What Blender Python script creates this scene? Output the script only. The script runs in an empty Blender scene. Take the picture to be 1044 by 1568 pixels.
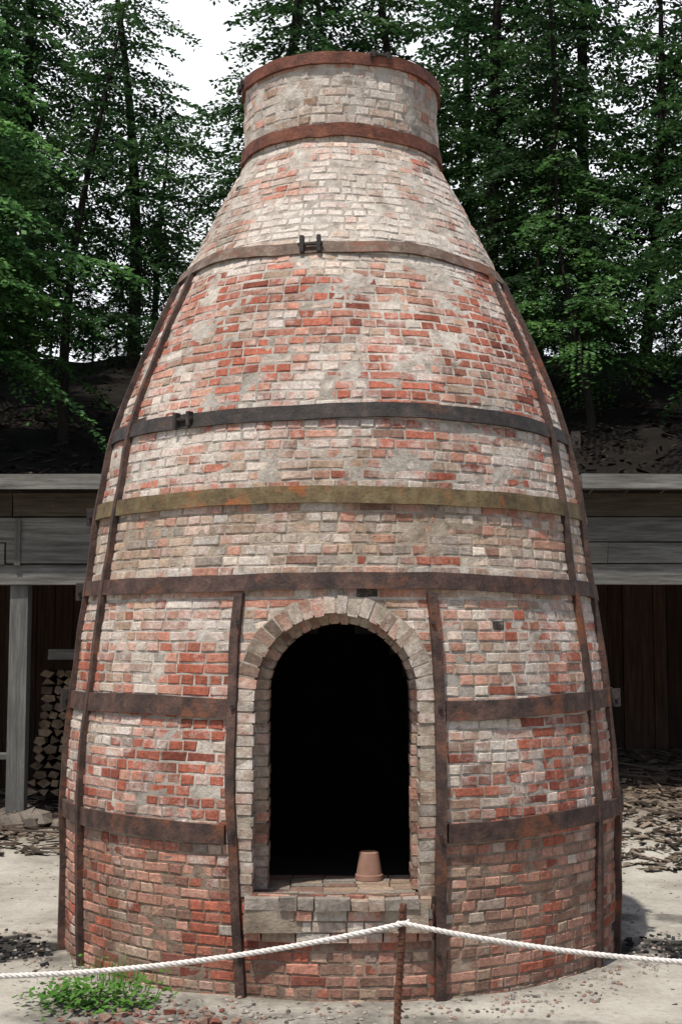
import bpy, math, random
import numpy as np
from mathutils import Vector, noise
random.seed(7)
scene=bpy.context.scene
col=scene.collection
rad=math.radians
# ---------------------------------------------------------------- helpers
class MB:
    def __init__(s): s.v=[];s.f=[];s.c=[]
    def hexa(s,p,c,skip_back=False):
        b=len(s.v); s.v.extend(p)
        fs=[(0,1,2,3),(0,4,5,1),(1,5,6,2),(2,6,7,3),(3,7,4,0)]
        if not skip_back: fs.append((7,6,5,4))
        for f in fs: s.f.append(tuple(b+i for i in f)); s.c.append(c)
    def quad(s,a,b_,c_,d,c=(1,1,1,1)):
        b=len(s.v); s.v.extend([a,b_,c_,d]); s.f.append((b,b+1,b+2,b+3)); s.c.append(c)
    def box(s,lo,hi,c=(1,1,1,1),j=0.0):
        x0,y0,z0=lo;x1,y1,z1=hi
        p=[(x0,y0,z0),(x1,y0,z0),(x1,y0,z1),(x0,y0,z1),(x0,y1,z0),(x1,y1,z0),(x1,y1,z1),(x0,y1,z1)]
        if j: p=[tuple(q+random.uniform(-j,j) for q in pt) for pt in p]
        s.hexa(p,c)
    def obj(s,name,mat,parent=None,smooth=False,bevel=0):
        me=bpy.data.meshes.new(name); me.from_pydata([tuple(v) for v in s.v],[],s.f)
        if s.c:
            at=me.color_attributes.new("Col",'FLOAT_COLOR','CORNER')
            arr=[]
            for f,c in zip(s.f,s.c): arr.extend(list(c)*len(f))
            at.data.foreach_set('color',arr)
        me.materials.append(mat)
        if smooth: me.polygons.foreach_set('use_smooth',[True]*len(me.polygons))
        me.update()
        o=bpy.data.objects.new(name,me); col.objects.link(o)
        if parent: o.parent=parent
        if bevel:
            m=o.modifiers.new('b','BEVEL'); m.width=bevel; m.segments=1; m.limit_method='ANGLE'
        return o
def empty(name):
    e=bpy.data.objects.new(name,None); col.objects.link(e); return e
def N3(x,y,z,sc=1.0,o=0.0): return noise.noise(Vector((x*sc+o,y*sc+o*1.7,z*sc-o)))
def clamp(a,l=0.,h=1.): return max(l,min(h,a))
def lerp3(a,b,t): return tuple(a[i]*(1-t)+b[i]*t for i in range(3))

def newmat(name):
    m=bpy.data.materials.new(name); m.use_nodes=True
    nt=m.node_tree; return m,nt,nt.nodes,nt.links,nt.nodes['Principled BSDF']
def noise_node(nt,scale,detail=6,rough=.6,vec=None):
    n=nt.nodes.new('ShaderNodeTexNoise'); n.inputs['Scale'].default_value=scale
    n.inputs['Detail'].default_value=detail; n.inputs['Roughness'].default_value=rough
    if vec: nt.links.new(vec,n.inputs['Vector'])
    return n
def ramp(nt,fac,stops):
    r=nt.nodes.new('ShaderNodeValToRGB')
    e=r.color_ramp.elements
    while len(e)>1: e.remove(e[-1])
    e[0].position=stops[0][0]; e[0].color=(*stops[0][1],1)
    for p,c in stops[1:]:
        x=e.new(p); x.color=(*c,1)
    nt.links.new(fac,r.inputs['Fac']); return r
def mix(nt,mode,fac,a,b):
    m=nt.nodes.new('ShaderNodeMix'); m.data_type='RGBA'; m.blend_type=mode
    for sock,val in ((m.inputs[0],fac),(m.inputs[6],a),(m.inputs[7],b)):
        if hasattr(val,'links'): nt.links.new(val,sock)
        else: sock.default_value=val if isinstance(val,(int,float)) else (*val,1)
    return m.outputs[2]
def math2(nt,op,a,b):
    m=nt.nodes.new('ShaderNodeMath'); m.operation=op
    for s,v in ((m.inputs[0],a),(m.inputs[1],b)):
        if hasattr(v,'links'): nt.links.new(v,s)
        else: s.default_value=v
    return m.outputs[0]
def g(v): return (v,v,v)
def bump(nt,h,strength,dist,bs):
    b=nt.nodes.new('ShaderNodeBump'); b.inputs['Strength'].default_value=strength
    b.inputs['Distance'].default_value=dist; nt.links.new(h,b.inputs['Height'])
    nt.links.new(b.outputs[0],bs.inputs['Normal'])
def objvec(nt):
    t=nt.nodes.new('ShaderNodeTexCoord'); return t.outputs['Object']
# ---------------------------------------------------------------- materials
def mat_brick():
    m,nt,ns,L,bs=newmat('brick')
    v=objvec(nt)
    a=ns.new('ShaderNodeAttribute'); a.attribute_name='Col'
    n1=noise_node(nt,38,8,.7,v); r1=ramp(nt,n1.outputs[0],[(.3,g(.58)),(.5,g(1.0)),(.72,g(1.38))])
    c=mix(nt,'MULTIPLY',1.0,a.outputs['Color'],r1.outputs[0])
    n2=noise_node(nt,14,10,.78,v); nl=noise_node(nt,2.4,4,.6,v)
    s=math2(nt,'ADD',math2(nt,'MULTIPLY',n2.outputs[0],.75),math2(nt,'MULTIPLY',nl.outputs[0],.6))
    s=math2(nt,'ADD',s,a.outputs['Alpha'])
    r2=ramp(nt,math2(nt,'SUBTRACT',s,.4),[(.59,g(0)),(.70,g(.45)),(.8,g(.92))])
    n3=noise_node(nt,60,5,.6,v); r3=ramp(nt,n3.outputs[0],[(.3,(.42,.37,.325)),(.7,(.76,.71,.65))])
    c=mix(nt,'MIX',r2.outputs[0],c,r3.outputs[0])
    n4=noise_node(nt,20,8,.8,v); r4=ramp(nt,n4.outputs[0],[(.30,g(.25)),(.39,g(1))])
    c=mix(nt,'MULTIPLY',.8,c,r4.outputs[0])
    mp=ns.new('ShaderNodeMapping'); mp.inputs['Scale'].default_value=(1.6,1.6,.6); L.new(v,mp.inputs[0])
    n5=noise_node(nt,1.5,6,.65,mp.outputs[0]); r5=ramp(nt,n5.outputs[0],[(.34,(.64,.60,.56)),(.5,g(1)),(.7,g(1.1))])
    c=mix(nt,'MULTIPLY',1,c,r5.outputs[0])
    L.new(c,bs.inputs['Base Color']); bs.inputs['Roughness'].default_value=.92
    bs.inputs['Specular IOR Level'].default_value=.15
    nb=noise_node(nt,55,8,.75,v); bump(nt,nb.outputs[0],.9,.016,bs)
    return m
def mat_mortar():
    m,nt,ns,L,bs=newmat('mortar')
    v=objvec(nt)
    a=ns.new('ShaderNodeAttribute'); a.attribute_name='Col'
    n=noise_node(nt,9,10,.7,v)
    r=ramp(nt,n.outputs[0],[(.3,(.25,.205,.17)),(.5,(.52,.47,.41)),(.7,(.72,.67,.60))])
    n2=noise_node(nt,1.6,3,.5,v); r2=ramp(nt,n2.outputs[0],[(.35,g(.68)),(.65,g(1.1))])
    c=mix(nt,'MULTIPLY',1.0,r.outputs[0],r2.outputs[0])
    c=mix(nt,'MULTIPLY',1.0,c,a.outputs['Color'])
    L.new(c,bs.inputs['Base Color']); bs.inputs['Roughness'].default_value=.95
    bs.inputs['Specular IOR Level'].default_value=.15
    nb=noise_node(nt,50,8,.75,v); bump(nt,nb.outputs[0],1,.018,bs)
    return m
def mat_metal(name,dark,mid,light,sc=7,rust=None,rthr=.58):
    m,nt,ns,L,bs=newmat(name); v=objvec(nt)
    n=noise_node(nt,sc,10,.75,v)
    r=ramp(nt,n.outputs[0],[(.36,dark),(.5,mid),(.64,light)]); c=r.outputs[0]
    if rust:
        n2=noise_node(nt,2.6,9,.72,v); r2=ramp(nt,n2.outputs[0],[(rthr,g(0)),(rthr+.08,g(.85))])
        c=mix(nt,'MIX',r2.outputs[0],c,rust)
    L.new(c,bs.inputs['Base Color']); bs.inputs['Roughness'].default_value=.7
    bs.inputs['Metallic'].default_value=.1; bs.inputs['Specular IOR Level'].default_value=.35
    nb=noise_node(nt,60,8,.7,v); bump(nt,nb.outputs[0],.8,.01,bs)
    return m
def mat_simple(name,stops,sc,bs_sc=40,bstr=.6,bd=.01,rough=.9,stretch=None,usecol=False):
    m,nt,ns,L,bs=newmat(name); v=objvec(nt)
    if stretch:
        mp=ns.new('ShaderNodeMapping'); mp.inputs['Scale'].default_value=stretch; L.new(v,mp.inputs[0]); v=mp.outputs[0]
    n=noise_node(nt,sc,10,.7,v); r=ramp(nt,n.outputs[0],stops); c=r.outputs[0]
    if usecol:
        a=ns.new('ShaderNodeAttribute'); a.attribute_name='Col'
        c=mix(nt,'MULTIPLY',1.0,c,a.outputs['Color'])
    L.new(c,bs.inputs['Base Color']); bs.inputs['Roughness'].default_value=rough
    bs.inputs['Specular IOR Level'].default_value=.2
    nb=noise_node(nt,bs_sc,8,.7,v); bump(nt,nb.outputs[0],bstr,bd,bs)
    return m
M_brick=mat_brick(); M_mortar=mat_mortar()
M_band_brown=mat_metal('rusty_brown_steel',(.024,.017,.015),(.062,.036,.029),(.12,.068,.052),9,(.17,.062,.03),.55)
M_band_black=mat_metal('black_steel',(.014,.013,.013),(.03,.025,.023),(.065,.048,.042),9,(.10,.045,.028),.58)
M_band_red=mat_metal('red_rust_steel',(.06,.022,.015),(.14,.048,.028),(.21,.08,.047),9,(.27,.10,.045),.58)
M_band_grey=mat_metal('grey_brown_steel',(.055,.033,.024),(.12,.082,.06),(.22,.18,.15),9,(.16,.06,.032),.52)
M_band_ochre=mat_metal('ochre_steel',(.055,.038,.022),(.12,.086,.038),(.18,.14,.078),6,(.29,.09,.025),.53)
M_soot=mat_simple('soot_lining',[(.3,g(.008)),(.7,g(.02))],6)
M_wood_grey=mat_simple('weathered_wood',[(.3,(.055,.052,.047)),(.5,(.13,.127,.118)),(.72,(.23,.23,.22))],3,30,.6,.01,.85,(.6,6,9),True)
M_wood_vgrey=mat_simple('weathered_post',[(.3,(.07,.07,.067)),(.5,(.12,.12,.113)),(.72,(.21,.21,.2))],3,30,.6,.01,.85,(9,9,.6),True)
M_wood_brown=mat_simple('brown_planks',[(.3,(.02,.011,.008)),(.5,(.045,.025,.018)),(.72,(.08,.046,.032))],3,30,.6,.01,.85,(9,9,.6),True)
M_log=mat_simple('split_logs',[(.3,(.12,.085,.055)),(.5,(.26,.2,.14)),(.72,(.42,.34,.25))],8,30,.6,.01,.9,None,True)
M_bark=mat_simple('bark',[(.3,(.012,.01,.008)),(.6,(.03,.024,.019)),(.8,(.06,.05,.04))],8,12,1,.05,.95,(3,3,.6))
M_terra=mat_simple('terracotta',[(.3,(.2,.11,.08)),(.7,(.31,.185,.14))],10,50,.3,.006,.9)
M_rope=mat_simple('white_rope',[(.3,(.42,.39,.36)),(.7,(.7,.67,.64))],40,150,.4,.003,.8)
M_rebar=mat_metal('rusty_rebar',(.04,.018,.012),(.1,.04,.024),(.16,.07,.04),30)
M_rubble=mat_simple('rubble',[(.3,g(.6)),(.7,g(1.2))],30,60,.6,.01,.95,None,True)
# ---------------------------------------------------------------- kiln profile
prof=[(-.15,1.93),(0,1.94),(.5,1.96),(1.04,1.965),(1.4,1.94),(1.73,1.90),(2.08,1.86),(2.41,1.81),(3.0,1.745),(3.28,1.70),(3.56,1.632),(3.8,1.56),(4.07,1.46),(4.37,1.33),(4.6,1.225),(4.825,1.115),(5.03,1.01),(5.23,.91),(5.38,.83),(5.55,.735),(5.60,.722),(6.15,.725)]
pz=np.array([p[0] for p in prof]); pr=np.array([p[1] for p in prof])
zd=np.linspace(-.15,6.15,1261); rd=np.interp(zd,pz,pr)
k=np.ones(31)/31; rs=np.convolve(np.pad(rd,15,'edge'),k,'valid')
rd=np.where(zd<5.35,rs,rd)
sd=np.concatenate([[0],np.cumsum(np.hypot(np.diff(zd),np.diff(rd)))])
def Rz(z): return float(np.interp(z,zd,rd))
def PS(s): return float(np.interp(s,sd,rd)),float(np.interp(s,sd,zd))
def NS(s):
    r0,z0=PS(s-.04); r1,z1=PS(s+.04); l=math.hypot(r1-r0,z1-z0)+1e-9
    return (z1-z0)/l,-(r1-r0)/l
def wob(th,z): return .020*N3(math.sin(th)*1.3,math.cos(th)*1.3,z*.9,1.3,3.1)+.010*N3(math.sin(th)*5,math.cos(th)*5,z*3,1,9)
def KP(s,th,off):
    r,z=PS(s); nr,nz=NS(s); w=off+wob(th,z)
    r+=nr*w; z+=nz*w
    return (r*math.sin(th),-r*math.cos(th),z)
def ysurf(x,z,off=0):
    R=Rz(z); th=math.asin(clamp(x/R,-1,1)); R+=wob(th,z)+off
    return -math.sqrt(max(R*R-x*x,1e-4))
XC=-.03; A=.485; B=.60; ZS=1.765; SILL=.61
def hw(z,b):
    if z<SILL: return 0
    if z<ZS: return b
    d=z-ZS
    return math.sqrt(b*b-d*d) if d<b else 0
RED=(.40,.13,.085); DRED=(.235,.075,.054); PINK=(.48,.255,.19); TAN=(.43,.315,.235); CREAM=(.60,.52,.445); GREY=(.35,.305,.265); BROWN=(.275,.17,.13); DARK=(.075,.058,.05)
zones=[ # z, weights RED,DRED,PINK,TAN,CREAM,GREY,BROWN ; smear
 (0.0,(1.0,.8,3,1.4,0,.5,4),.20),(.55,(1.5,.8,4.5,1.2,.1,.3,3),.21),(.92,(2.4,.8,4.5,.6,.2,.2,2),.23),(1.1,(6,2.0,2.4,.3,.7,.2,.4),.31),(1.6,(5,2.0,3.4,.5,1,.2,.4),.32),
 (1.8,(3,.6,5,1.5,1.2,.4,.5),.34),(2.35,(1.6,.4,5,2,1.2,.8,.5),.34),(2.55,(.8,.2,2.4,4,1.4,2.2,1.2),.32),(2.9,(.8,.2,2.6,4,1.2,1.6,1),.33),(3.05,(4.4,.6,3.2,1,1.2,.2,.3),.41),
 (3.4,(4.4,.9,3,1,1.2,.4,.3),.40),(3.6,(3.4,.9,3.2,1,.7,1,.6),.37),(4.0,(6,2.2,2.4,.4,.5,.3,.4),.35),(4.5,(7,1.8,2.4,.4,.5,.1,.2),.34),(4.66,(1.0,.2,2.8,1.5,3.6,.8,.2),.47),
 (5.35,(.6,.1,3.0,1.2,4.6,.7,.1),.52),(5.45,(5,1,3,.5,1,0,0),.37),(5.72,(.4,0,2.8,3.2,3.4,.4,.2),.40),(6.2,(1,.2,3.2,3,2.4,.4,.8),.35)]
PAL=[RED,DRED,PINK,TAN,CREAM,GREY,BROWN]
def bcol(x,y,z):
    for i in range(len(zones)-1):
        if z<=zones[i+1][0]: break
    a,b=zones[i],zones[i+1]; t=clamp((z-a[0])/(b[0]-a[0]))
    w=[a[1][j]*(1-t)+b[1][j]*t for j in range(7)]; sm=a[2]*(1-t)+b[2]*t
    n=N3(x,y,z,1.7,5); n2=N3(x,y,z,3.1,15)
    w[0]*=math.exp(3*n);w[1]*=math.exp(3*n);w[3]*=math.exp(-2.5*n);w[4]*=math.exp(-3*n)
    c=random.choices(PAL,w)[0]
    c2=random.choices(PAL,w)[0]; c=lerp3(c,c2,random.random()*.45)
    k=random.uniform(.75,1.15)
    sm+=random.uniform(-.11,.11)+n2*.2-.02
    if random.random()<.0015: c=DARK
    return (c[0]*k,c[1]*k,c[2]*k,sm)
kiln=empty('brick_kiln')
CH=.0655; J=.0105
bk=MB(); mo=MB()
ncourse=int(sd[-1]/CH)
CH=sd[-1]/ncourse
def kbrick(s0,s1,t0,t1,off,c):
    j=lambda a:random.uniform(-a,a)
    r,_=PS((s0+s1)/2)
    bv=.0055; bt=bv/r
    o=[off+j(.002) for _ in range(4)]
    js=[(j(.0035),j(.004)/r) for _ in range(4)]
    cs=[(s0,t0),(s0,t1),(s1,t1),(s1,t0)]
    sg=[(1,1),(1,-1),(-1,-1),(-1,1)]
    b=len(bk.v)
    tilt=j(.003)
    for k_ in range(4):
        bk.v.append(KP(cs[k_][0]+js[k_][0]+sg[k_][0]*bv,cs[k_][1]+js[k_][1]+sg[k_][1]*bt,o[k_]+(tilt if k_ in(0,3) else -tilt)))
    for k_ in range(4): bk.v.append(KP(cs[k_][0]+js[k_][0],cs[k_][1]+js[k_][1],o[k_]-.0045))
    for k_ in range(4): bk.v.append(KP(cs[k_][0]+js[k_][0],cs[k_][1]+js[k_][1],-.02))
    for f in [(0,1,2,3)]+[(a,a+4,(a+1)%4+4,(a+1)%4) for a in range(4)]+[(a+4,a+8,(a+1)%4+8,(a+1)%4+4) for a in range(4)]:
        bk.f.append(tuple(b+q for q in f)); bk.c.append(c)
for i in range(ncourse):
    s0=i*CH; s1=s0+CH; sm=(s0+s1)/2; r,z=PS(sm)
    h=hw(z,B-.02)
    tcR=math.asin(clamp((XC+h)/r,-1,1)) if h>0 else 0
    tcL=math.asin(clamp((XC-h)/r,-1,1)) if h>0 else 0
    hm=hw(z,A+.02)
    a0=math.asin((XC+hm)/r) if hm>0 else 0; a1=(math.asin((XC-hm)/r) if hm>0 else 0)+2*math.pi
    nseg=260; rows=[]
    for ss in (s0,sm,s1):
        rr_,z_=PS(ss); nr,nz=NS(ss); bidx=len(mo.v)
        am=.0045+.0045*clamp((z_-2.2)/.8)
        for q in range(nseg+1):
            ta=a0+(a1-a0)*q/nseg; si,cs_=math.sin(ta),math.cos(ta)
            o=-.0035+am*max(0,N3(si*rr_,cs_*rr_,z_,5.5,2))+.0035*N3(si*rr_,cs_*rr_,z_,23,5)
            w=o+wob(ta,z_); R_=rr_+nr*w
            mo.v.append((R_*si,-R_*cs_,z_+nz*w))
        rows.append(bidx)
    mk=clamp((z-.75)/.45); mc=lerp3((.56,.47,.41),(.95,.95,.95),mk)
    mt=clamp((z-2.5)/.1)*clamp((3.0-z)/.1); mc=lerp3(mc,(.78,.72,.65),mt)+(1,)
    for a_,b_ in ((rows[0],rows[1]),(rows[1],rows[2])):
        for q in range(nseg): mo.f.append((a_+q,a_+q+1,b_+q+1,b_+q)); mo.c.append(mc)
    a0=tcR if h>0 else random.uniform(0,.1); a1=(tcL if h>0 else a0)+2*math.pi
    t=a0; head=(i%3==0)
    jj=J*random.uniform(.8,1.4)
    while t<a1-.02/r:
        if r<1.5: Lb=random.choice([.1,.1,.115,.2])
        else: Lb=random.choice([.1,.105,.2,.205] if not head else [.1,.1,.1,.11])
        if t==a0: Lb*=random.uniform(.4,1)
        t2=t+Lb/r
        if a1-t2<.05/r: t2=a1
        x,y,zz=KP(sm,(t+t2)/2,0)
        if random.random()>.005:
            kbrick(s0+jj/2,s1-jj/2,t+J/2/r,t2-J/2/r,random.uniform(-.0008,.005),bcol(x,y,zz))
        t=t2
bk.obj('brickwork',M_brick,kiln)
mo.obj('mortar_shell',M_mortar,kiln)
# door surround -------------------------------------------------------------
def path(t,r,xc=XC):
    H=ZS-SILL; arc=math.pi*A
    if t<H: return (xc+r,SILL+t)
    if t<H+arc:
        a=(t-H)/A; return (xc+r*math.cos(a),ZS+r*math.sin(a))
    return (xc-r,SILL+max(0,(2*H+arc-t)))
TOT=2*(ZS-SILL)+math.pi*A
dm=MB(); n=90
def surfpt(p,off): return (p[0],ysurf(p[0],p[1],off),p[1])
Y1=-1.66; Y2=-1.42; A2=.43; XC2=XC+.022; DMC=(.82,.78,.72,1)
for i in range(n):
    ta,tb=TOT*i/n,TOT*(i+1)/n
    ia,ib=path(ta,A+.008),path(tb,A+.008); oa,ob=path(ta,B),path(tb,B)
    dm.quad(surfpt(ia,.006),surfpt(ib,.006),surfpt(ob,.006),surfpt(oa,.006),DMC)
    dm.quad(surfpt(oa,.006),surfpt(ob,.006),surfpt(ob,-.05),surfpt(oa,-.05),DMC)
    dm.quad(surfpt(ia,.006),surfpt(ib,.006),(ib[0],Y1,ib[1]),(ia[0],Y1,ia[1]),DMC)
    ja,jb=path(ta,A2+.008,XC2),path(tb,A2+.008,XC2)
    dm.quad((ia[0],Y1,ia[1]),(ib[0],Y1,ib[1]),(jb[0],Y1+.002,jb[1]),(ja[0],Y1+.002,ja[1]),DMC)
    dm.quad((ja[0],Y1+.002,ja[1]),(jb[0],Y1+.002,jb[1]),(jb[0],Y2,jb[1]),(ja[0],Y2,ja[1]),DMC)
dm.obj('door_mortar',M_mortar,kiln)
db=MB()
nb=int(TOT/.066); 
for i in range(nb):
    ta=TOT*i/nb+.005+random.uniform(-.003,.003); tb=TOT*(i+1)/nb-.005+random.uniform(-.003,.003)
    f=i/nb
    rr=random.random()
    if .55<f<.70 and rr<.6: c=lerp3(DARK,BROWN,random.random()*.8); sm=.24
    elif rr<.25: c=GREY; sm=.36
    elif rr<.5: c=TAN; sm=.37
    elif rr<.76: c=PINK; sm=.39
    elif rr<.86: c=CREAM; sm=.38
    elif rr<.96: c=BROWN; sm=.38
    else: c=RED; sm=.38
    c=lerp3(c,TAN,.25)
    k_=random.uniform(.65,.95); c=(c[0]*k_,c[1]*k_,c[2]*k_,sm)
    a_=A+random.uniform(-.009,.007); b_=B+random.uniform(-.025,.008); of=random.uniform(.005,.014)
    p=[path(ta,a_),path(ta,b_),path(tb,b_),path(tb,a_)]
    db.hexa([surfpt(q,of+random.uniform(-.004,.004)) for q in p]+[(q[0],Y1,q[1]) for q in p],c)
    k_=random.uniform(.7,1); cc=random.choice([TAN,PINK,BROWN,TAN]); c=(cc[0]*k_,cc[1]*k_,cc[2]*k_,.34)
    a_=A2+random.uniform(-.005,.004)
    p=[path(ta,a_,XC2),path(ta,A+.03,XC2),path(tb,A+.03,XC2),path(tb,a_,XC2)]
    db.hexa([(q[0],Y1-.004,q[1]) for q in p]+[(q[0],Y2,q[1]) for q in p],c)
def vc(lst,lo,hi,sm):
    c=random.choice(lst); k_=random.uniform(lo,hi); return (c[0]*k_,c[1]*k_,c[2]*k_,sm)
x=XC-.53
while x<XC+.53:
    w=random.choice([.095,.1,.21]); x2=min(x+w,XC+.55)
    c=vc([GREY,TAN,GREY,BROWN],.6,.9,.28)
    zt=SILL+.012+random.uniform(-.008,.008)
    yf=ysurf((x+x2)/2,SILL,.075)+random.uniform(-.014,.014)
    db.box((x+.004,yf,SILL-.055),(x2-.004,yf+.21,zt),c,.005)
    x=x2
for row in range(3):
    x=XC-.54+random.uniform(0,.03); z1=SILL-.06-row*.064; z0=z1-.055
    while x<XC+.54:
        x2=min(x+random.choice([.1,.2,.2,.2]),XC+.56)
        if x2-x>.03:
            c=vc([TAN,PINK,CREAM,PINK,PINK],.72,.98,.34)
            o=.05 if row<2 else .03
            ya=ysurf(x,z1,o); yc=ysurf(x2,z1,o); j=random.uniform(-.01,.01)
            db.hexa([(x+.005,ya+j,z0),(x2-.005,yc+j,z0),(x2-.005,yc+j,z1),(x+.005,ya+j,z1),(x+.005,-1.9,z0),(x2-.005,-1.9,z0),(x2-.005,-1.9,z1),(x+.005,-1.9,z1)],c)
        x=x2
y=-1.85
while y<-1.2:
    x=XC-.48
    while x<XC+.47:
        w=random.choice([.2,.21]); c=vc([GREY,TAN,BROWN],.5,.75,.25)
        db.box((x,y,SILL-.08),(min(x+w,XC+.48)-.008,y+.095,SILL+random.uniform(-.004,.004)),c,.002); x+=w
    y+=.103
db.obj('door_brickwork',M_brick,kiln,bevel=.007)
sm_=MB()
sm_.box((XC-.525,ysurf(0,.57,.03),.425),(XC+.53,-1.5,SILL-.012),(.62,.56,.5,1))
sm_.obj('sill_mortar',M_mortar,kiln)
# inner lining
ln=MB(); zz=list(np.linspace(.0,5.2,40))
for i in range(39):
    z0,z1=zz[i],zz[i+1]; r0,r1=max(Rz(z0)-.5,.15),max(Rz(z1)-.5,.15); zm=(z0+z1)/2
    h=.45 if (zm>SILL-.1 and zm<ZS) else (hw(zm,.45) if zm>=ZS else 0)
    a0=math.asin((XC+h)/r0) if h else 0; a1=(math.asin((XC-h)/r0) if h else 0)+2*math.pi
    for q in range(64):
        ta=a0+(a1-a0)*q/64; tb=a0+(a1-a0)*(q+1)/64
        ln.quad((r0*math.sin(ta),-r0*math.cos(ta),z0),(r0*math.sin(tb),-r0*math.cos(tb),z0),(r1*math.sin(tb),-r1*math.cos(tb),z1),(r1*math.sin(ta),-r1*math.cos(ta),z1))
for R_,z_ in ((.73,4.95),(1.6,SILL-.02)):  # floor disc, and an unseen cap added at the neck to keep daylight out
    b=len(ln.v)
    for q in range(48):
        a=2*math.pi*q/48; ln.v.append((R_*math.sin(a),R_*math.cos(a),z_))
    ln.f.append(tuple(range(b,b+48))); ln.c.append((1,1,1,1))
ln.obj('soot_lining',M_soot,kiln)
ci=MB()
for q in range(64):
    ta,tb=2*math.pi*q/64,2*math.pi*(q+1)/64
    def P(r,t,z): return (r*math.sin(t),-r*math.cos(t),z)
    ci.quad(P(.56,ta,4.95),P(.56,tb,4.95),P(.56,tb,6.14),P(.56,ta,6.14))
    ci.quad(P(.56,ta,6.14),P(.56,tb,6.14),P(.722,tb,6.14),P(.722,ta,6.14))
ci.obj('chimney_inner',M_mortar,kiln)
# bands -----------------------------------------------------------------------
def band(name,z0,z1,mat,t0=0,t1=2*math.pi,off=.012,th=.012,wav=.006,seed=0):
    b=MB(); n=int(abs(t1-t0)*30)+2
    rings=[]
    for q in range(n+1):
        t=t0+(t1-t0)*q/n
        dz=wav*N3(math.sin(t)*2,math.cos(t)*2,seed*3.3,1,seed)
        w=wob(t,z0)
        o=off+.006*N3(math.sin(t)*6,math.cos(t)*6,seed,1,4)
        tw=.006*N3(math.sin(t)*4,math.cos(t)*4,seed,1,14)
        pts=[]
        for zz_,oo in ((z0,o-.02),(z0,o+th+tw),(z1,o+th-tw),(z1,o-.02)):
            r=Rz(zz_)+w+oo
            pts.append((r*math.sin(t),-r*math.cos(t),zz_+dz+.005*N3(math.sin(t)*12,math.cos(t)*12,zz_,1,4)))
        rings.append(pts)
    for q in range(n):
        for k_ in range(4):
            a,c=rings[q],rings[q+1]; k2=(k_+1)%4
            b.quad(a[k_],c[k_],c[k2],a[k2])
    b.quad(*rings[0]); b.quad(*rings[-1])
    return b.obj(name,mat,kiln)
def TX(x,z): return math.asin(x/Rz(z))
def XLf(z): return float(np.interp(z,[0,.5,1.1,1.7,2.0,2.4],[-.575,-.60,-.635,-.64,-.63,-.60]))
def XRf(z): return float(np.interp(z,[0,.5,1.1,1.7,2.0,2.4],[.555,.565,.58,.583,.57,.53]))
XL,XR=-.635,.582
band('top_rim',6.12,6.205,M_band_red,off=.012,seed=1)
band('neck_band',5.585,5.675,M_band_red,off=.014,wav=.015,seed=2)
band('shoulder_band',4.63,4.715,M_band_grey,off=.014,wav=.04,seed=3)
band('upper_band',3.45,3.545,M_band_black,off=.016,wav=.03,seed=4)
band('ochre_band',2.91,3.015,M_band_ochre,off=.016,wav=.015,seed=5)
band('lintel_band',2.385,2.485,M_band_brown,off=.022,wav=.03,seed=6)
for nm,z0,z1 in (('door_band',1.64,1.755),('lower_band',.925,1.035)):
    band(nm,z0,z1,M_band_brown,TX(XR,z0)+.02,2*math.pi+TX(XL,z0)-.02,off=.016,wav=.03,seed=7+z0)
def strap(name,th_,z0,z1,w,mat,off=.03,th=.012,x=None):
    b=MB(); n=int((z1-z0)/.08); prev=None
    for q in range(n+1):
        z=z0+(z1-z0)*q/n; R=Rz(z)
        if x is not None: t=math.asin((x(z)+.010*N3(0,0,z,1.9,x(0)))/R)
        else: t=th_+.016*N3(th_,0,z,1.2,3)
        o2=off+.010*N3(t*3,z,0,1.7,6)
        pts=[]
        for sgn,oo in ((-1,-.03),(-1,o2+th),(1,o2+th),(1,-.03)):
            tt=t+sgn*w/2/R; r=R+wob(tt,z)+oo
            pts.append((r*math.sin(tt),-r*math.cos(tt),z))
        if prev:
            for k_ in range(4): b.quad(prev[k_],prev[(k_+1)%4],pts[(k_+1)%4],pts[k_])
        else: b.quad(*pts)
        prev=pts
    b.quad(*prev)
    return b.obj(name,mat,kiln)
strap('door_strap_l',0,-.1,2.375,.055,M_band_brown,off=.026,x=XLf)
strap('door_strap_r',0,-.1,2.375,.06,M_band_brown,off=.026,x=XRf)
for i,(t,w) in enumerate(((-58,.040),(-72,.045),(57,.040),(70,.045),(115,.05),(-120,.05),(150,.05),(-155,.05))):
    strap('side_strap_%d'%i,rad(t),-.1,4.63,w,M_band_brown,off=.028)
lg=MB()
def lug(t,z,w=.05,h=.12,d=.06):
    R=Rz(z)+wob(t,z)+.02
    for sg in (-1,1):
        tc=t+sg*.05/R*1.1
        pts=[]
        for oo in (d,0):
            for tt,zz_ in ((tc-w*.25/R,z-h/2),(tc+w*.25/R,z-h/2),(tc+w*.25/R,z+h/2),(tc-w*.25/R,z+h/2)):
                r=R+oo; pts.append((r*math.sin(tt),-r*math.cos(tt),zz_))
        lg.hexa(pts,(1,1,1,1))
    r=R+d*.6
    p0=Vector((r*math.sin(t-.08/R),-r*math.cos(t-.08/R),z)); p1=Vector((r*math.sin(t+.08/R),-r*math.cos(t+.08/R),z))
    ax=(p1-p0).normalized(); u=Vector((0,0,1)); v=ax.cross(u); rr=.012
    b=len(lg.v)
    for p in (p0,p1):
        for q in range(6):
            a=q*math.pi/3; lg.v.append(tuple(p+u*rr*math.cos(a)+v*rr*math.sin(a)))
    for q in range(6): lg.f.append((b+q,b+(q+1)%6,b+6+(q+1)%6,b+6+q)); lg.c.append((1,1,1,1))
    lg.f.append(tuple(b+q for q in range(6)));lg.c.append((1,1,1,1)); lg.f.append(tuple(b+6+q for q in range(6)));lg.c.append((1,1,1,1))
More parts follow.
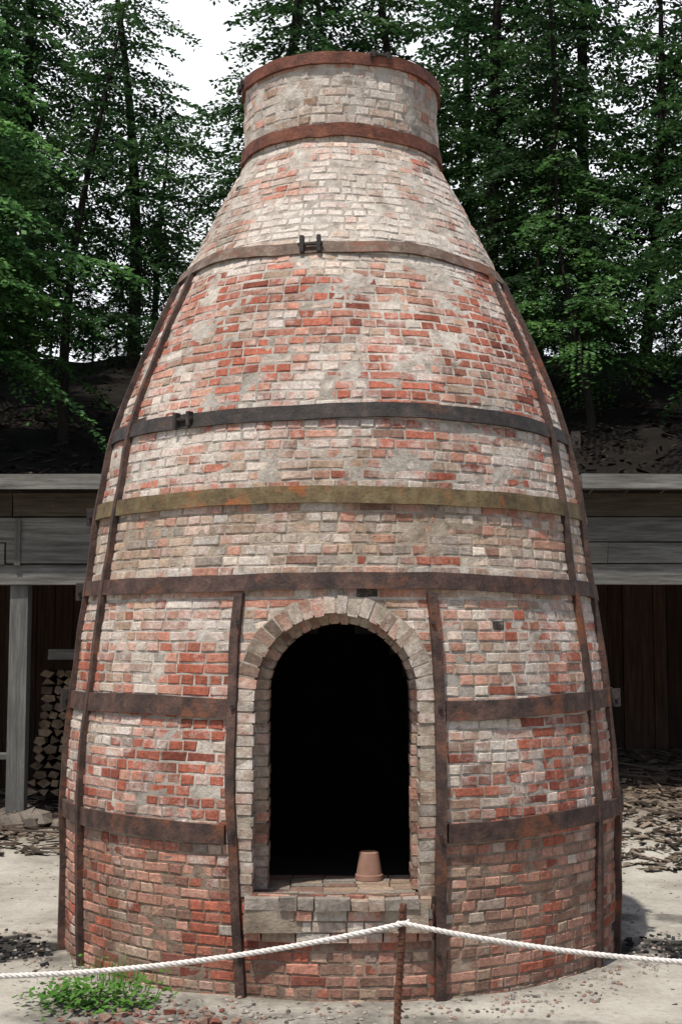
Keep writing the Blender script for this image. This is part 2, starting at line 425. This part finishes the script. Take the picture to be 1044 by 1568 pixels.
lug(TX(-.19,4.7),4.68,h=.11,d=.045); lug(TX(-.98,3.5),3.495,d=.045,h=.09); lug(rad(-82),2.965); lug(rad(78),3.5); lug(rad(76),1.70); lug(rad(-74),1.70);lug(rad(-80),2.43);lug(rad(-75),6.16,h=.06,d=.03);lug(rad(22),6.2,h=.05,d=.02)
lug(rad(160),4.685);lug(rad(170),2.43)
for f_ in (XLf,XRf):
    for z in (.3,.98,1.70,2.2):
        x=f_(z); y=ysurf(x,z,.045); b=len(lg.v); rr=.014
        for yy in (y+.02,y-.014):
            for q in range(6):
                a=q*math.pi/3; lg.v.append((x+rr*math.cos(a),yy,z+rr*math.sin(a)))
        for q in range(6): lg.f.append((b+q,b+(q+1)%6,b+6+(q+1)%6,b+6+q)); lg.c.append((1,1,1,1))
        lg.f.append(tuple(b+6+q for q in range(6)));lg.c.append((1,1,1,1))
lg.obj('clamps_and_bolts',M_band_black,kiln)
# ---------------------------------------------------------------- flower pot (upturned)
def lathe(name,pts,mat,loc,parent=None,n=40):
    b=MB()
    for i in range(len(pts)-1):
        for q in range(n):
            ta,tb=2*math.pi*q/n,2*math.pi*(q+1)/n
            f=lambda p,t:(loc[0]+p[0]*math.cos(t),loc[1]+p[0]*math.sin(t),loc[2]+p[1])
            b.quad(f(pts[i],ta),f(pts[i],tb),f(pts[i+1],tb),f(pts[i+1],ta))
    return b.obj(name,mat,parent,smooth=True)
lathe('flower_pot',[(.08,0),(.088,0),(.086,.03),(.08,.034),(.06,.165),(.054,.17),(.012,.17),(.012,.16)],M_terra,(.175,-1.30,SILL+.002))
# ---------------------------------------------------------------- ground
def gh(x,y):
    h=.03*N3(x,y,0,.5,2)+.014*N3(x,y,0,2.5,7)
    if y>2.5: 
        t=clamp((y-2.5)/5.5)
        h+=t*(.18+.5*clamp((x+1)/4))
    d=math.hypot(x,y)
    if d<2.6: h+=.03*clamp((2.6-d)/.6)
    if d>60: h*=0
    return h
xs=np.concatenate([np.linspace(-300,-14,10),np.linspace(-13,-5,60),np.linspace(-4.9,4.9,150),np.linspace(5,13,60),np.linspace(14,300,10)])
ys=np.concatenate([np.linspace(-300,-12,10),np.linspace(-11,-4,50),np.linspace(-3.9,4,130),np.linspace(4.1,10,70),np.linspace(11,300,12)])
gm=MB(); gm.v=[(float(x),float(y),gh(float(x),float(y))) for y in ys for x in xs]
nx=len(xs)
gm.f=[(j*nx+i,j*nx+i+1,(j+1)*nx+i+1,(j+1)*nx+i) for j in range(len(ys)-1) for i in range(nx-1)]
# charcoal and ashes round the base; right-hand patches are shade painted into the colour
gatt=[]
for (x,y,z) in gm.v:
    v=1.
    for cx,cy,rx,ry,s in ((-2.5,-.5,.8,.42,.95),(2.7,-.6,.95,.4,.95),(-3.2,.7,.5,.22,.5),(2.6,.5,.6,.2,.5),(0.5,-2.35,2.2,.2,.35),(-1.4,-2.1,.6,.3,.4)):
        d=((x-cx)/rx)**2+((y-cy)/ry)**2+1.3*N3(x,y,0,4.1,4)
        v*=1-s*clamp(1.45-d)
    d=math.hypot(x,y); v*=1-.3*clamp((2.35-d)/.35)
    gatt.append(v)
def mat_ground():
    m,nt,ns,L,bs=newmat('dusty_ground'); v=objvec(nt)
    a=ns.new('ShaderNodeAttribute'); a.attribute_name='AshShade'
    n=noise_node(nt,1.3,10,.65,v); r=ramp(nt,n.outputs[0],[(.3,(.22,.198,.168)),(.5,(.38,.355,.305)),(.7,(.49,.465,.41))])
    n2=noise_node(nt,22,8,.75,v); r2=ramp(nt,n2.outputs[0],[(.30,g(.45)),(.42,g(.9)),(.7,g(1.1))])
    c=mix(nt,'MULTIPLY',1,r.outputs[0],r2.outputs[0])
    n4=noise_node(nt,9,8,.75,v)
    ash_shade=ramp(nt,math2(nt,'MULTIPLY',math2(nt,'ADD',math2(nt,'MULTIPLY',n4.outputs[0],.8),a.outputs['Fac']),.6),[(.38,g(.10)),(.58,g(.5)),(.74,g(1.0))])
    c=mix(nt,'MULTIPLY',1,c,ash_shade.outputs[0])
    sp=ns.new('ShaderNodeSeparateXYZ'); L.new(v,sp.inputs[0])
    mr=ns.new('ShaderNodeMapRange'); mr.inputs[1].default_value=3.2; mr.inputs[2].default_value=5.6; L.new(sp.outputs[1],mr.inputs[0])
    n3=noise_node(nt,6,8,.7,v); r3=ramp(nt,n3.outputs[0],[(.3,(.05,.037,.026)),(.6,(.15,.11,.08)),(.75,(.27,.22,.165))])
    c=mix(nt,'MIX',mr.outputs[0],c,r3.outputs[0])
    L.new(c,bs.inputs['Base Color']); bs.inputs['Roughness'].default_value=.95
    bs.inputs['Specular IOR Level'].default_value=.1
    nb=noise_node(nt,18,10,.75,v); bump(nt,nb.outputs[0],.8,.035,bs)
    return m
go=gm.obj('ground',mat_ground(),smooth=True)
at=go.data.attributes.new('AshShade','FLOAT','POINT'); at.data.foreach_set('value',gatt)
# hillside
def hh(x,y):
    t=y-9.0
    if t<0: z=3.0+t*3
    else: z=3.3+ .43*min(t,12.5)
    if t>12.5: z-= .25*(t-12.5)
    z+=.35*N3(x,y,0,.25,4)+.16*N3(x,y,0,1.1,8)
    return z
hx=np.linspace(-45,45,220); hy=np.concatenate([np.linspace(8.2,25,90),np.linspace(26,70,12)])
hm=MB(); hm.v=[(float(x),float(y),hh(float(x),float(y)) if y<60 else -1) for y in hy for x in hx]
nx=len(hx); hm.f=[(j*nx+i,j*nx+i+1,(j+1)*nx+i+1,(j+1)*nx+i) for j in range(len(hy)-1) for i in range(nx-1)]
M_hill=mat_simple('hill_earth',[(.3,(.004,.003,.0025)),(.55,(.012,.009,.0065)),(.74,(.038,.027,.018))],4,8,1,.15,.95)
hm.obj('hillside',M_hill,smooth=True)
# ---------------------------------------------------------------- shed
shed=empty('timber_shed')
sg=MB(); sv=MB(); sb=MB()
def gc(a=.75,b=1.15):
    k_=random.uniform(a,b); return (k_,k_,k_*random.uniform(.93,1.0),1)
YF=5.0
for i in range(60):
    x=-12+i*.4
    p=[(x,YF-.3,3.79),(x+.39,YF-.3,3.79),(x+.39,YF-.3,3.83),(x,YF-.3,3.83),(x,9.0,3.45),(x+.39,9.0,3.45),(x+.39,9.0,3.49),(x,9.0,3.49)]
    sg.hexa(p,gc())
x=-12
while x<12:
    w=random.uniform(2.2,3.6); sg.box((x,YF-.34,3.715),(x+w-.012,YF-.302,3.86+random.uniform(-.015,.015)),gc(.85,1.2),.014); x+=w
M_beam=mat_simple('olive_beam',[(.3,(.03,.025,.017)),(.5,(.062,.052,.036)),(.72,(.11,.09,.062))],3,30,.6,.01,.85,(.6,6,9),True)
bm=MB(); bm.box((-12,YF-.06,3.44),(-3.6,YF+.12,3.69),gc(),.004); bm.box((-3.59,YF-.06,3.44),(4.3,YF+.12,3.69),gc(),.004); bm.box((4.31,YF-.06,3.43),(12,YF+.12,3.69),gc(),.004)
bm.obj('header_beam',M_beam,shed)
for (z0,z1,o) in ((3.16,3.43,0),(2.92,3.15,-.012),(2.68,2.91,.01)):
    x=-12+random.uniform(0,.6)
    while x<12:
        w=random.uniform(2.4,4.4); sg.box((x,YF-.04+o,z0+random.uniform(0,.01)),(x+w-.014,YF-.005+o,z1),gc(.55,1.1),.010); x+=w
for x in (-8.,-3.52,4.35,9):
    gz=gh(x,YF)-.1
    sv.box((x-.1,YF+.02,gz),(x+.1,YF+.2,3.43),gc(.8,1.05),.004)
sv.box((-3.56,YF-.075,2.9),(-3.5,YF-.055,3.4),gc())
sg.box((-9,YF+.3,.78),(-3.62,YF+.5,.84),gc(.8,1),.004); sg.box((-3.4,YF+1.0,1.86),(-2.0,YF+1.2,1.98),gc(1,1.3),.004)
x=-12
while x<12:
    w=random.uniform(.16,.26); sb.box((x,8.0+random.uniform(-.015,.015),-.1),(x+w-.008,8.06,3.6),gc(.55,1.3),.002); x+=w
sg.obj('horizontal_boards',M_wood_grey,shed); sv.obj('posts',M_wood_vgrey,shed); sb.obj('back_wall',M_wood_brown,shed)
fw=MB()
for iz in range(15):
    x=-3.72+random.uniform(0,.1)+iz*.012 ; z=.32+iz*.098
    while x<-2.0:
        w=random.uniform(.09,.17); h=random.uniform(.08,.105); y0=6.3+random.uniform(-.07,.07)
        c=random.uniform(.35,1.05); c=(c,c*.95,c*.9,1)
        k_=random.randint(3,5); a0=random.uniform(0,6); b=len(fw.v)
        for yy in (y0,y0+.5):
            for q in range(k_):
                a=a0+2*math.pi*q/k_; fw.v.append((x+w/2+math.cos(a)*w*.55,yy,z+math.sin(a)*h*.6))
        for q in range(k_): fw.f.append((b+q,b+(q+1)%k_,b+k_+(q+1)%k_,b+k_+q)); fw.c.append(tuple(t*.5 for t in c[:3])+(1,))
        fw.f.append(tuple(b+q for q in range(k_))); fw.c.append(c)
        fw.f.append(tuple(b+k_+q for q in range(k_))); fw.c.append(c)
        x+=w+.005
fw.obj('firewood_stack',M_log)
def rock(b,x,y,z,s,c):
    o=len(b.v)
    for i in range(5):
        ph=math.pi*i/4
        for q in range(7):
            a=2*math.pi*q/7; r=s*(1+.5*N3(math.cos(a)*2+x*9,math.sin(a)*2+y*9,ph,1,s*30))
            b.v.append((x+r*math.sin(ph)*math.cos(a),y+r*math.sin(ph)*math.sin(a),z+.65*r*math.cos(ph)))
    for i in range(4):
        for q in range(7):
            b.f.append((o+i*7+q,o+i*7+(q+1)%7,o+(i+1)*7+(q+1)%7,o+(i+1)*7+q)); b.c.append(c)
st=MB()
for i in range(30):
    x=random.uniform(-4.4,-2.6); y=random.uniform(4.7,5.6); s=random.uniform(.06,.2); k_=random.uniform(.08,.2)
    rock(st,x,y,gh(x,y)+s*.3,s,(k_,k_*.85,k_*.7,1))
st.obj('field_stones',M_rubble)
lt=MB()
def chip(x,y,l,w,t,c,zoff=0,tilt=.25,hf=gh):
    a=random.uniform(0,6.28); d=Vector((math.cos(a),math.sin(a),random.uniform(-tilt,tilt))); n=Vector((-math.sin(a),math.cos(a),random.uniform(-tilt,tilt)))
    p=Vector((x,y,hf(x,y)+t+zoff)); u=Vector((0,0,t))
    P=[p-d*l-n*w-u,p+d*l-n*w-u,p+d*l+n*w-u,p-d*l+n*w-u]
    lt.hexa([tuple(q+2*u) for q in P]+[tuple(q) for q in P],c)
for i in range(7000):
    side=random.random()
    if side<.6: x=random.uniform(1.0,8); y=random.uniform(2.6,7.9)
    else: x=random.uniform(-8,-1.2); y=random.uniform(3.4,7.5)
    k_=random.choice([.03,.05,.09,.14,.22]); l=random.uniform(.015,.10)
    chip(x,y,l,l*random.uniform(.12,.45),.004,(k_,k_*.78,k_*.58,1),random.uniform(0,.03))
for i in range(1700):
    x=random.uniform(-6,6); y=random.uniform(-5,4.5)
    if math.hypot(x,y)<1.95: continue
    k_=random.choice([.05,.1,.2,.28]); l=random.uniform(.004,.018)
    chip(x,y,l,l*random.uniform(.2,.8),.002,(k_,k_*.85,k_*.7,1))
for i in range(500):
    sx=random.choice((-1,1)); x=sx*random.gauss(2.5,.35); y=random.gauss(-.55,.22)
    if math.hypot(x,y)<1.98: continue
    k_=random.choice([.01,.02,.04]); l=random.uniform(.008,.028)
    chip(x,y,l,l*random.uniform(.4,.8),.006,(k_,k_,k_,1))
for i in range(90):
    x=random.choice([random.uniform(1.8,6),random.uniform(-6,-2)]); y=random.uniform(3.5,7)
    chip(x,y,random.uniform(.2,.5),.012,.01,(.12,.09,.07,1),.03,.15)
for i in range(2600):
    x=random.uniform(-9,9); y=random.uniform(9,17)
    k_=random.choice([.012,.02,.035,.07]); l=random.uniform(.03,.13)
    chip(x,y,l,l*random.uniform(.1,.5),.005,(k_,k_*.75,k_*.55,1),.01,.5,hh)
lt.obj('leaf_litter',M_rubble)
rb=MB()
def halfbrick(x,y,c):
    a=random.uniform(0,6.28); l=random.uniform(.02,.05); w=random.uniform(.018,.035); t=random.uniform(.01,.018)
    d=Vector((math.cos(a),math.sin(a),random.uniform(-.3,.3))); n=Vector((-math.sin(a),math.cos(a),random.uniform(-.3,.3)))
    p=Vector((x,y,gh(x,y)+t*.5)); u=Vector((0,0,t)); jv=lambda:Vector([random.uniform(-.008,.008) for _ in range(3)])
    P=[p-d*l-n*w,p+d*l-n*w,p+d*l+n*w,p-d*l+n*w]
    rb.hexa([tuple(q+u+jv()) for q in P]+[tuple(q-u+jv()) for q in P],c)
for i in range(46):
    x=random.gauss(-.95,.22); y=random.gauss(-2.42,.13)
    if math.hypot(x,y)<2.02: continue
    halfbrick(x,y,(*random.choice([(.24,.12,.09),(.28,.18,.14),(.18,.07,.05),(.2,.13,.1),(.2,.13,.1),(.25,.22,.19)]),1))
for i in range(800):
    if i<160: x=random.gauss(-1.0,.3); y=random.gauss(-2.35,.17)
    else:
        t=random.uniform(-1.6,1.6); r=random.uniform(1.97,2.25)+abs(random.gauss(0,.12)); x=r*math.sin(t); y=-r*math.cos(t)
    if math.hypot(x,y)<1.97: continue
    s=random.uniform(.006,.022) if i<160 else random.uniform(.004,.016)
    c=random.choice([(.24,.12,.09),BROWN,(.18,.07,.05),GREY,(.2,.18,.17)]) if i<160 else random.choice([GREY,GREY,(.1,.09,.08),(.2,.18,.17),(.3,.27,.24),BROWN])
    rock(rb,x,y,gh(x,y)+s*.3,s,(*c,1))
rb.obj('brick_rubble',M_rubble)
# ---------------------------------------------------------------- leaves material
def mat_leaf(name,dark,mid,light,tl=.35):
    m,nt,ns,L,bs=newmat(name); v=objvec(nt)
    n=noise_node(nt,1.0,5,.6,v); r=ramp(nt,n.outputs[0],[(.34,dark),(.5,mid),(.64,light)])
    oi=ns.new('ShaderNodeObjectInfo'); r2=ramp(nt,oi.outputs['Random'],[(0,g(.65)),(1,g(1.25))])
    c=mix(nt,'MULTIPLY',1,r.outputs[0],r2.outputs[0])
    L.new(c,bs.inputs['Base Color']); bs.inputs['Roughness'].default_value=.6; bs.inputs['Specular IOR Level'].default_value=.2
    tr=ns.new('ShaderNodeBsdfTranslucent'); L.new(c,tr.inputs[0])
    ms=ns.new('ShaderNodeMixShader'); ms.inputs[0].default_value=tl
    L.new(bs.outputs[0],ms.inputs[1]); L.new(tr.outputs[0],ms.inputs[2])
    L.new(ms.outputs[0],ns['Material Output'].inputs[0]); return m
M_leaf=mat_leaf('hemlock_foliage',(.012,.032,.012),(.027,.070,.021),(.062,.13,.036))
M_leafn=mat_leaf('sunlit_hemlock_foliage',(.030,.08,.025),(.070,.165,.044),(.135,.265,.075))  # lighter copy of the hemlock leaves, sunlight on nearer trees put into the colour
M_weed=mat_leaf('weed_leaves',(.05,.13,.02),(.08,.2,.03),(.12,.26,.05))
wd=MB()
for i in range(700):
    if i<520: x=random.gauss(-1.36,.17); y=random.gauss(-1.95,.10); zz_=.08
    else: x=random.gauss(-1.62,.1); y=random.gauss(-1.75,.1); zz_=.04
    if math.hypot(x,y)<1.99: 
        s=2.02/math.hypot(x,y); x*=s;y*=s
    z=gh(x,y)+abs(random.gauss(0,zz_)); a=random.uniform(0,6.28); l=random.uniform(.025,.065)
    d=Vector((math.cos(a),math.sin(a),random.uniform(-.3,.7)))*l; w=Vector((-math.sin(a),math.cos(a),random.uniform(-.3,.3)))*l*.3
    p=Vector((x,y,z)); wd.quad(tuple(p),tuple(p+d*.5+w),tuple(p+d),tuple(p+d*.5-w))
for i in range(60):
    x=random.gauss(-1.36,.13); y=-math.sqrt(max(2.03**2-x*x,.1))-random.uniform(0,.15); z=gh(x,y)
    t=Vector((x+random.uniform(-.06,.06),y,z+random.uniform(.08,.2))); b0=Vector((x,y,z)); s=Vector((.003,0,0))
    wd.quad(tuple(b0-s),tuple(b0+s),tuple(t+s*.3),tuple(t-s*.3))
wd.obj('weed_plant',M_weed)
# ---------------------------------------------------------------- trees
def tree_mesh(name,seed,H,Lmax,z0,nb,leaf=.12,mat=None,droop=1.0,dens=.85):
    rng=np.random.default_rng(seed)
    LV=[];WV=[];WF=[]
    def tube(pts,rads,k=5):
        b=len(WV)
        for p,r in zip(pts,rads):
            for q in range(k):
                a=2*math.pi*q/k; WV.append((p[0]+r*math.cos(a),p[1]+r*math.sin(a),p[2]+(r*math.sin(a)*.5 if k==4 else 0)))
        for i in range(len(pts)-1):
            for q in range(k): WF.append((b+i*k+q,b+i*k+(q+1)%k,b+(i+1)*k+(q+1)%k,b+(i+1)*k+q))
    bend=rng.uniform(-.45,.45,2); ph=rng.uniform(0,3)
    def tp(z): u=z/H; return np.array([bend[0]*(math.sin(u*3.5+ph)-math.sin(ph)),bend[1]*(math.sin(u*2.8+ph)-math.sin(ph)),z])
    tube([tp(H*i/18) for i in range(19)],[(.15*(1-i/18.5)**.8)*H/12+.01 for i in range(19)],8)
    for b in range(nb):
        u=(b+rng.random())/nb; z=z0+(H-z0)*u
        big=rng.random()
        Lb=Lmax*(1-u)**.6*(rng.uniform(.4,.8) if big<.5 else rng.uniform(.8,1.25))+.25
        az=b*2.399+rng.uniform(-.9,.9); dh=np.array([math.cos(az),math.sin(az),0]); sd_=np.array([-math.sin(az),math.cos(az),0])
        up=rng.uniform(-.1,.4); dr=rng.uniform(.3,.75)*droop
        m=max(5,int(Lb/.08)); t=np.linspace(0.12,1,m)
        P=tp(z)[None]+dh[None]*Lb*t[:,None]+np.array([0,0,1])[None]*(Lb*(up*t-dr*t*t))[:,None]+sd_[None]*(Lb*.12*rng.uniform(-1,1)*t*t)[:,None]
        ii=list(range(0,m,max(1,m//5)))
        tube([tp(z)]+[P[i] for i in ii],([.025,.02,.016,.012,.008,.006]+[.004]*8)[:1+len(ii)],4)
        for s in (-1,1):
            l=np.minimum(.85,(.16+.45*(1-t)*np.minimum(1,t*4))*Lb*.55)*rng.uniform(.4,1.3,m)
            keep=rng.random(m)<dens
            for i in np.nonzero(keep)[0]:
                nl=max(2,int(l[i]/.065)); q=(np.arange(nl)+.5)/nl
                tw=dh*.6+sd_*s*.8+np.array([0,0,rng.uniform(-.25,.15)]); tw=tw/np.linalg.norm(tw)
                C=P[i][None]+tw[None]*(l[i]*q)[:,None]; C[:,2]-=.5*l[i]*q*q+rng.uniform(0,.05)
                sgn=np.where(np.arange(nl)%2==0,1,-1)
                d=tw[None]*.75+np.array([-tw[1],tw[0],0])[None]*(.7*sgn)[:,None]+rng.normal(0,.25,(nl,3)); d[:,2]-=.25
                d/=np.linalg.norm(d,axis=1)[:,None]
                up_=np.array([0,-.25,1])[None]+rng.normal(0,.45,(nl,3))
                w=np.cross(d,up_); w/=np.linalg.norm(w,axis=1)[:,None]
                ln_=leaf*rng.uniform(.7,1.3,(nl,1)); wd_=ln_*.28
                LV.append(np.stack([C,C+d*ln_*.5+w*wd_,C+d*ln_,C+d*ln_*.5-w*wd_],1).reshape(-1,3))
    LV=np.concatenate(LV); nlv=len(LV)
    nw=len(WV)
    V=np.concatenate([np.array(WV),LV])
    me=bpy.data.meshes.new(name)
    nf=len(WF)+nlv//4
    me.vertices.add(len(V)); me.vertices.foreach_set('co',V.astype(np.float32).ravel())
    idx=np.concatenate([np.array(WF).ravel(),np.arange(nlv)+nw]).astype(np.int32)
    me.loops.add(len(idx)); me.loops.foreach_set('vertex_index',idx)
    me.polygons.add(nf); me.polygons.foreach_set('loop_start',np.arange(nf,dtype=np.int32)*4)
    me.materials.append(M_bark); me.materials.append(mat or M_leaf)
    mi=np.zeros(nf,dtype=np.int32); mi[len(WF):]=1
    me.polygons.foreach_set('material_index',mi)
    me.update(calc_edges=True); me.validate()
    return me
T=[tree_mesh('hemlock_a',1,12,2.8,2.6,108),tree_mesh('hemlock_b',2,13.5,3.0,3.4,105,.13),tree_mesh('hemlock_c',3,9.5,2.6,1.8,95),
   tree_mesh('hemlock_d',4,7.6,2.7,2.3,72,.12,M_leafn,1.1),tree_mesh('hemlock_e',9,6.2,2.3,1.4,70,.11,M_leafn,1.0),
   tree_mesh('hemlock_f',12,8.6,2.5,2.2,80,.12,M_leaf,1.1)]
trng=random.Random(5)
def plant(name,i,x,y,s=1.,z=None):
    o=bpy.data.objects.new(name,T[i]); col.objects.link(o)
    o.location=(x,y,(hh(x,y) if z is None else z)-.15); o.scale=(s,s,s*trng.uniform(.95,1.1))
    o.rotation_euler=(rad(trng.uniform(-4,4)),rad(trng.uniform(-5,5)),trng.uniform(0,6.28)); return o
pl=[(3,-6.0,11.9,1.0),(4,-7.4,12.8,1.1),(5,-4.9,14.0,.9),(5,7.0,14.2,1.0),(4,4.6,14.8,1.0),(5,9.0,13.0,1.),
    (0,-7.6,16.0,1.0),(1,-2.1,18.0,1.0),(0,1.3,18,1.0),(2,3.5,17,1.0),(1,8.8,17.6,1.05),(0,6.3,18.5,.9),
    (1,-7.2,21.0,1.1),(0,3.4,21,1.15),(1,-9.6,19,1.1),(1,11.2,18,1.1),(2,-.4,21,1.2),
    (0,-4.7,20.5,1.0),(1,5.6,21.0,1.05)]
for i,x,y,s in pl: plant('hemlock_tree',i,x,y,s)
for k_ in range(22):
    x=-11+k_*1.05+trng.uniform(-.4,.4); plant('hemlock_sapling',trng.choice((3,4)) if False else 5,x,20.5+trng.uniform(-1.2,1.2),trng.uniform(.22,.42))
root=empty('distant_trees')
for k_,(x,y,s) in enumerate(((-12.5,29,1.3),(-9.4,32,1.35),(-2.0,30,1.3),(1.2,33,1.4),(4.2,30,1.35),(-6.2,36,1.15),(11.2,31,1.35),(14,29,1.3),(8.2,36,1.15),(-15,31,1.3),(-3.6,33,1.1),(6.6,31,1.1),(-5.2,29,.9))):
    o=bpy.data.objects.new('tree_%d'%k_,T[k_%3]); col.objects.link(o); o.parent=root
    o.location=(x,y,hh(x,y)-.3); o.scale=(s,s,s); o.rotation_euler=(0,rad(trng.uniform(-5,5)),trng.uniform(0,6.28))
# ---------------------------------------------------------------- rope barrier
rp=empty('rope_barrier')
def tube_curve(name,pts,r,mat,parent,res=3):
    cu=bpy.data.curves.new(name,'CURVE'); cu.dimensions='3D'; cu.bevel_depth=r; cu.bevel_resolution=res; cu.use_fill_caps=True
    sp=cu.splines.new('POLY'); sp.points.add(len(pts)-1)
    for i,p in enumerate(pts): sp.points[i].co=(*p,1)
    o=bpy.data.objects.new(name,cu); col.objects.link(o); cu.materials.append(mat); o.parent=parent; return o
PX=.265; PY=-4.0
def ropez(x):
    if x<PX: return .67+.222*((x+1.67)/1.935)**2
    return .715+.177*((x-1.98)/1.715)**2
for st_ in range(3):
    pts=[]; x=-3.6
    while x<3.7:
        ph=x*2*math.pi/.075+st_*2.094
        pts.append((x,PY-.02+.006*math.cos(ph),ropez(x)+.006*math.sin(ph))); x+=.009
    tube_curve('rope_strand_%d'%st_,pts,.0063,M_rope,rp,2)
for px_,t in ((PX,-.03),(-3.6,.02),(3.7,.0)):
    pts=[(px_+t*(1-z_/.97)*1.6+0.003*math.sin(z_*9),PY,z_) for z_ in np.linspace(-.1,.97,24)]
    tube_curve('rebar_post',pts,.0155,M_rebar,rp)
    for q in range(34):
        z_=.02+q*.028; tube_curve('rib',[(px_+t*(1-z_/.97)*1.6,PY,z_-.003),(px_+t*(1-z_/.97)*1.6,PY,z_+.003)],.0185,M_rebar,rp,2)
    pts=[(px_+.022*math.cos(a),PY+.022*math.sin(a),.885+.014*a/6.28) for a in np.linspace(0,8,30)]
    tube_curve('rope_wrap',pts,.007,M_rope,rp,2)
# ---------------------------------------------------------------- light, world, camera
EL,AZ=68,30
w=bpy.data.worlds.new('World'); scene.world=w; w.use_nodes=True
nt=w.node_tree; sky=nt.nodes.new('ShaderNodeTexSky'); sky.sky_type='NISHITA'; sky.sun_disc=False
sky.sun_elevation=rad(EL); sky.sun_rotation=rad(180+AZ); sky.dust_density=3; sky.air_density=1.0; sky.ozone_density=.8
# hazy white added to the sky low over the hill, whitens the tree gaps
tc=nt.nodes.new('ShaderNodeTexCoord'); sp=nt.nodes.new('ShaderNodeSeparateXYZ'); nt.links.new(tc.outputs['Generated'],sp.inputs[0])
cn=noise_node(nt,4,8,.6,tc.outputs['Generated'])
mz=nt.nodes.new('ShaderNodeMapRange'); mz.inputs[1].default_value=.75; mz.inputs[2].default_value=.45; nt.links.new(sp.outputs[2],mz.inputs[0])
my=nt.nodes.new('ShaderNodeMapRange'); my.inputs[1].default_value=.2; my.inputs[2].default_value=.6; nt.links.new(sp.outputs[1],my.inputs[0])
cr=ramp(nt,cn.outputs[0],[(.30,g(.45)),(.5,g(1))])
fac=math2(nt,'MULTIPLY',math2(nt,'MULTIPLY',mz.outputs[0],my.outputs[0]),cr.outputs[0])
skc=mix(nt,'MIX',fac,sky.outputs[0],(9.3,9.6,10.0))
nt.links.new(skc,nt.nodes['Background'].inputs[0]); nt.nodes['Background'].inputs[1].default_value=.13
sl=bpy.data.lights.new('sun','SUN'); sl.energy=5.0; sl.angle=rad(1.0); sl.color=(1,.95,.87)
so=bpy.data.objects.new('sun',sl); col.objects.link(so); so.rotation_euler=(rad(90-EL),0,rad(-AZ))
cam=bpy.data.cameras.new('camera'); co_=bpy.data.objects.new('camera',cam); col.objects.link(co_)
cam.sensor_fit='VERTICAL'; cam.sensor_height=36; cam.sensor_width=24; cam.lens=48.15; cam.clip_end=2000
co_.location=(0,-10,2.1); co_.rotation_euler=(rad(95.3),0,0)
scene.camera=co_
scene.view_settings.view_transform='Standard'; scene.view_settings.look='None'; scene.view_settings.exposure=0
